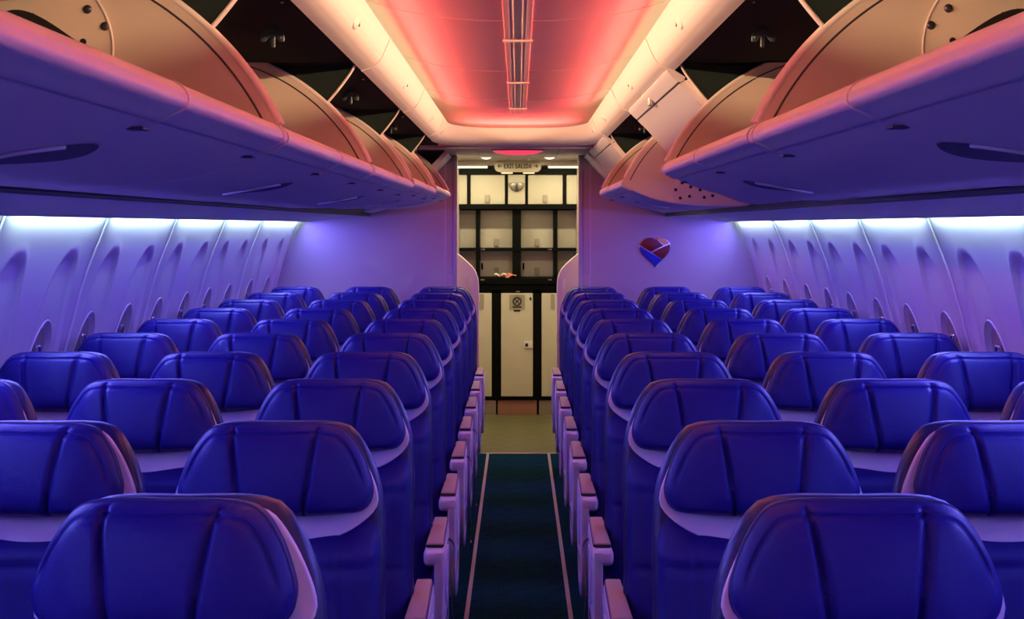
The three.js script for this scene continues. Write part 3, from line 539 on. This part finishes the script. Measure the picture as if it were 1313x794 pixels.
// ---------------------------------------------------------------- seats
const RECLINE = 0.185, HEAD_Y = 0.989, SEAT_PITCH = 0.813, ROW0 = 2.073;
const leanZ = y => -(y - 0.45) * RECLINE;          // plane of the back, local to the seat
const headOutline = smooth([[0, 0.173], [0.10, 0.1715], [0.134, 0.162], [0.163, 0.128], [0.186, 0.078], [0.194, 0.042], [0.180, 0.010], [0.12, -0.001], [0, -0.005], [-0.12, -0.001], [-0.180, 0.010], [-0.194, 0.042], [-0.186, 0.078], [-0.163, 0.128], [-0.134, 0.162], [-0.10, 0.1715]], 150, true);
function headGeometry() {
  const C = [0, 0.08], n = headOutline.length, R = 44, gauss = (d, s) => Math.exp(-((d / s) ** 2));
  const edge = (x, y) => { let m = 9; for (const q of headOutline) m = Math.min(m, (q[0] - x) ** 2 + (q[1] - y) ** 2); return Math.sqrt(m); };
  const surf = (i, r) => {
    const q = headOutline[i % n], x = C[0] + (q[0] - C[0]) * r, y = C[1] + (q[1] - C[1]) * r;
    let z = 0.062 * Math.pow(Math.max(0, 1 - r ** 5), 0.5) + 0.010 * (1 - (y - 0.06) ** 2 / 0.02);
    const top = ss(0.1, 0.16, y + Math.abs(x) * 0.35);
    for (const s of [-1, 1]) {
      const seam = s * (0.060 + 0.024 * (y / 0.17)), dd = x - seam;
      z -= 0.017 * gauss(dd, 0.0048) * ss(1.0, 0.92, r);
      z -= 0.20 * Math.max(0, s * dd) * ss(1.0, 0.6, r);
      z += 0.009 * gauss(dd - s * 0.045, 0.035) * ss(1, 0.8, r);
    }
    z += 0.005 * Math.cos(x / 0.06) * (1 - r);
    z -= 0.009 * gauss(edge(x, y) - 0.015, 0.0032) * ss(0.05, 0.09, y);                       // stitched band along the top
    const lean = -(y) * RECLINE;
    return [x, y, z * (r < 1 ? 1 : 1) - (r >= 1 ? 0 : 0) + lean];
  };
  const p = [], uv = [], ix = [];
  const ringAt = []; for (let j = 0; j <= R; j++) ringAt.push(1 - (1 - j / R) ** 1.6);
  for (let j = 0; j <= R; j++) for (let i = 0; i < n; i++) { const v = surf(i, ringAt[j]); p.push(...v); uv.push(v[0], v[1]); }
  for (let i = 0; i < n; i++) { const q = headOutline[i]; p.push(q[0] * 0.985, C[1] + (q[1] - C[1]) * 0.985, -0.02 - q[1] * RECLINE); uv.push(q[0], q[1]); }
  for (let j = 0; j <= R; j++) for (let i = 0; i < n; i++) { const a = j * n + i, b = j * n + (i + 1) % n, c = a + n, e = b + n; if (j < R + 1) ix.push(a, c, e, a, e, b); }
  const g = new THREE.BufferGeometry(); g.setAttribute('position', new THREE.Float32BufferAttribute(p, 3)); g.setAttribute('uv', new THREE.Float32BufferAttribute(uv, 2)); g.setIndex(ix); g.computeVertexNormals();
  // outline runs clockwise: turn the faces outwards if needed
  if (g.attributes.normal.getZ(n * 22) < 0) { for (let i = 0; i < ix.length; i += 3) { const t = ix[i]; ix[i] = ix[i + 1]; ix[i + 1] = t; } g.setIndex(ix); g.computeVertexNormals(); }
  return g;
}
const shear = (g, k = RECLINE, y0 = 0) => { const p = g.attributes.position; for (let i = 0; i < p.count; i++) p.setZ(i, p.getZ(i) - (p.getY(i) - y0) * k); p.needsUpdate = true; g.computeVertexNormals(); return g; };
const headGeo = headGeometry();
const pipeGeo = tube(headOutline.filter((_, i) => i % 3 === 0).map(q => [q[0] * 0.995, 0.08 + (q[1] - 0.08) * 0.995, 0.006 - q[1] * RECLINE]), 0.0035, 96, true, 6);
const panelOutline = smooth([[0, 0.164], [0.10, 0.163], [0.134, 0.153], [0.164, 0.118], [0.190, 0.070], [0.203, 0.034], [0.203, 0.012], [0.185, -0.012], [0.13, -0.046], [0.07, -0.058], [0, -0.060], [-0.07, -0.058], [-0.13, -0.046], [-0.185, -0.012], [-0.203, 0.012], [-0.203, 0.034], [-0.190, 0.070], [-0.164, 0.118], [-0.134, 0.153], [-0.10, 0.163]], 80, true);
const panelGeo = shear(plate(panelOutline, 0.014, 0.003));
const shellOutline = smooth([[0, 0.170], [0.105, 0.169], [0.142, 0.159], [0.173, 0.122], [0.197, 0.072], [0.209, 0.03], [0.216, -0.06], [0.216, -0.3], [0.21, -0.52], [0, -0.53], [-0.21, -0.52], [-0.216, -0.3], [-0.216, -0.06], [-0.209, 0.03], [-0.197, 0.072], [-0.173, 0.122], [-0.142, 0.159], [-0.105, 0.169]], 90, true);
const shellGeo = toCreasedNormals(shear(plate(shellOutline, 0.045, 0.012)), 0.8);
const backGeo = grid(44, 56, (u, v) => {
  const U = u * 2 - 1, y = 0.44 + 0.56 * v, sh = 0.212 * (1 - 0.03 * ss(0.85, 1, v)), x = sh * U;
  let z = (0.085 - 0.060 * ss(0.90, 0.975, y)) * Math.pow(Math.max(0, 1 - U ** 8), 0.5) * Math.pow(Math.max(0, 1 - Math.abs(2 * v - 1) ** 12), 0.5);
  z -= 0.022 * Math.exp(-((x / 0.10) ** 2)) * ss(0, 0.2, v);
  for (const s of [-1, 1]) z -= 0.008 * Math.exp(-(((x - s * 0.135) / 0.007) ** 2)) * ss(0.97, 0.9, v);
  for (const q of [0.885, 0.70]) z -= 0.009 * Math.exp(-(((y - q) / 0.007) ** 2));
  z += 0.014 * Math.exp(-(((y - 0.62) / 0.12) ** 2));
  return [x, y, z + leanZ(y)];
});
const cushionGeo = grid(32, 32, (u, v) => {
  const U = u * 2 - 1, V = v * 2 - 1, x = 0.214 * U, z = 0.24 - 0.23 * V + 0.01;
  const y = 0.35 + 0.13 * Math.pow(Math.max(0, 1 - U ** 8), 0.4) * Math.pow(Math.max(0, 1 - V ** 8), 0.4) - 0.012 * Math.exp(-((x / 0.1) ** 2));
  return [x, y, z];
});
const seatBase = join([box(0.42, 0.05, 0.44, 0, 0.335, 0.23, 0.015), new THREE.CylinderGeometry(0.022, 0.022, 0.43, 14).rotateZ(Math.PI / 2).translate(0, 0.29, 0.36), new THREE.CylinderGeometry(0.022, 0.022, 0.43, 14).rotateZ(Math.PI / 2).translate(0, 0.29, 0.1)]);
const legFront = box(0.03, 0.30, 0.04, 0, 0.15, 0.36, 0.008), legRear = tube([[0, 0.30, 0.1], [0, 0.15, 0.02], [0, 0.01, -0.04]], 0.016, 12);
// aisle armrest: tapering cap with a padded top; the end bay hangs below it
const capOutline = (w, h) => roundRect(w, h, Math.min(w, h) * 0.3, 4);
const armCap = (() => { const g = box(0.062, 0.036, 0.40, 0, 0, 0, 0.012), p = g.attributes.position; for (let i = 0; i < p.count; i++) { const z = p.getZ(i), t = (z + 0.2) / 0.4; p.setX(i, p.getX(i) * (0.8 + 0.22 * t)); if (p.getY(i) < 0) p.setY(i, p.getY(i) * (1 + 0.55 * t)); p.setY(i, p.getY(i) - 0.012 * ss(0.7, 1, t)); } g.computeVertexNormals(); return toCreasedNormals(g, 0.8); })();
const armPad = (() => { const g = box(0.052, 0.016, 0.35, 0, 0.022, -0.012, 0.006), p = g.attributes.position; for (let i = 0; i < p.count; i++) { const z = p.getZ(i), t = (z + 0.2) / 0.4; p.setX(i, p.getX(i) * (0.8 + 0.22 * t)); p.setY(i, p.getY(i) - 0.010 * ss(0.7, 1, t)); } g.computeVertexNormals(); return toCreasedNormals(g, 0.8); })();
const armGasket = armPad.clone().scale(1.07, 0.5, 1.03).translate(0, 0.006, 0);
// side bay in the (z, y) plane: a front post, a waist and a rounded loop low down
const bayOutline = smooth([[0.20, 0.60], [0.195, 0.50], [0.185, 0.40], [0.16, 0.30], [0.12, 0.245], [0.05, 0.235], [-0.04, 0.25], [-0.10, 0.30], [-0.13, 0.38], [-0.14, 0.48], [-0.16, 0.60]], 40);
const bayHole = smooth([[0.13, 0.36], [0.11, 0.29], [0.05, 0.265], [-0.02, 0.275], [-0.07, 0.32], [-0.08, 0.37], [0.02, 0.385]], 24, true);
const bayGeo = plate(bayOutline, 0.028, 0.006, [bayHole]).rotateY(-Math.PI / 2);
const bayInset = plate(smooth([[0.10, 0.56], [0.11, 0.46], [0.08, 0.42], [-0.05, 0.42], [-0.08, 0.50], [-0.08, 0.56]], 24, true), 0.008, 0.003).rotateY(-Math.PI / 2);
const ribbon = pts => { const c = new THREE.CatmullRomCurve3(pts.map(p => new THREE.Vector3(...p))); return grid(24, 1, (u, v) => { const p = c.getPoint(u); return [p.x, p.y, p.z + (v - 0.5) * 0.04]; }); };

function makeSeat(place, side) {    // place 0 aisle, 1 middle, 2 window
  const o = new THREE.Group();
  part('seat_cushion', cushionGeo, M.leather, o);
  part('seat_base', seatBase, M.darkMetal, o);
  part('backrest', backGeo, M.leather, o);
  part('back_shell', shellGeo, M.shell, o).position.set(0, HEAD_Y, leanZ(HEAD_Y) - 0.006);
  part('headrest_panel', panelGeo, M.greyPlastic, o, 'grey plastic panel behind the headrest').position.set(0, HEAD_Y, leanZ(HEAD_Y) + 0.034);
  const h = part('headrest', headGeo, M.leather, o, 'padded headrest with two stitched seams'); h.position.set(0, HEAD_Y, leanZ(HEAD_Y) + 0.044);
  part('piping', pipeGeo, M.piping, h);
  for (const x of [-0.12, 0.12]) { part('leg', legFront, M.darkMetal, o).position.x = x; part('leg', legRear, M.darkMetal, o).position.x = x; }
  const arm = part('armrest', armCap, M.whitePlastic, o, place ? undefined : 'pale aisle armrest with a brown pad');
  arm.position.set(place === 0 ? -side * 0.238 : -side * 0.240, 0.60, 0.02);
  part('arm_gasket', armGasket, M.black, arm); part('arm_pad', armPad, M.pad, arm);
  if (place === 0) {
    const bay = part('end_bay', bayGeo, M.whitePlastic, o, 'pale moulded end panel facing the aisle'); bay.position.set(-side * 0.252, 0, 0.02);
    part('end_bay_inset', bayInset, M.greyPlastic, bay).position.x = -side * 0.014;
  } else arm.scale.set(0.55, 1, 0.9);
  return o;
}
const rowWords = ['last', 'second to last', 'third to last', 'fourth to last', 'fifth to last', 'sixth to last', 'seventh to last', 'eighth to last', 'ninth to last', 'tenth to last'];
const placeWords = ['aisle', 'middle', 'window'], seatX = [0.476, 0.962, 1.446];
for (const side of [-1, 1]) for (let place = 0; place < 3; place++) {
  const proto = makeSeat(place, side);
  for (let row = 0; row < 10; row++) {
    const o = row ? proto.clone() : proto, d = ROW0 + SEAT_PITCH * row;
    o.name = numbered('passenger_seat'); scene.add(o);
    o.position.set(side * seatX[place] + (side > 0 ? 0.012 : -0.008) + (row ? 0 : side * 0.010), 0, -d + 0.06);
    o.userData = { label: `blue leather ${placeWords[place]} seat, ${rowWords[9 - row]} row before the bulkhead, ${side > 0 ? 'heart side' : 'side without the heart'}`, category: 'seat', group: `${placeWords[place]} seats ${side > 0 ? 'on the heart side' : 'on the side without the heart'}` };
  }
}
const seatAt = (side, place, row) => scene.children.find(o => o.name.startsWith('passenger_seat') && Math.abs(o.position.x - side * seatX[place]) < 0.05 && Math.abs(o.position.z + (ROW0 + SEAT_PITCH * row) - 0.06) < 0.01);
{ // headrests that sit askew
  const a = seatAt(-1, 0, 0).children.find(c => c.name === 'headrest'); a.position.x -= 0.014; a.rotation.y = -0.12; a.rotation.z = 0.01;
  const b = seatAt(-1, 1, 1).children.find(c => c.name === 'headrest'); b.position.x -= 0.012; b.rotation.y = -0.06;
  const c = seatAt(1, 1, 1).children.find(c => c.name === 'headrest'); c.position.x += 0.012; c.rotation.y = 0.06;
}
for (const [side, row] of [[-1, 5], [-1, 6], [1, 3], [-1, 3]]) {   // belts hanging over the aisle side
  const s = seatAt(side, 0, row), x = -side * 0.275;
  const m = part('seat_belt', ribbon([[x + side * 0.05, 0.58, -0.10], [x - side * 0.006, 0.57, -0.06], [x, 0.46, -0.03], [x - side * 0.012, 0.30, -0.02], [x - side * 0.01, 0.22, -0.03]]), M.strap, s, 'dark seat belt hanging into the aisle');
  part('belt_tongue', box(0.008, 0.05, 0.036, x - side * 0.01, 0.20, -0.03, 0.003), M.metal, m);
}

scene.traverse(o => { if (o.isMesh) { o.castShadow = true; o.receiveShadow = true; } });
renderer.render(scene, camera);
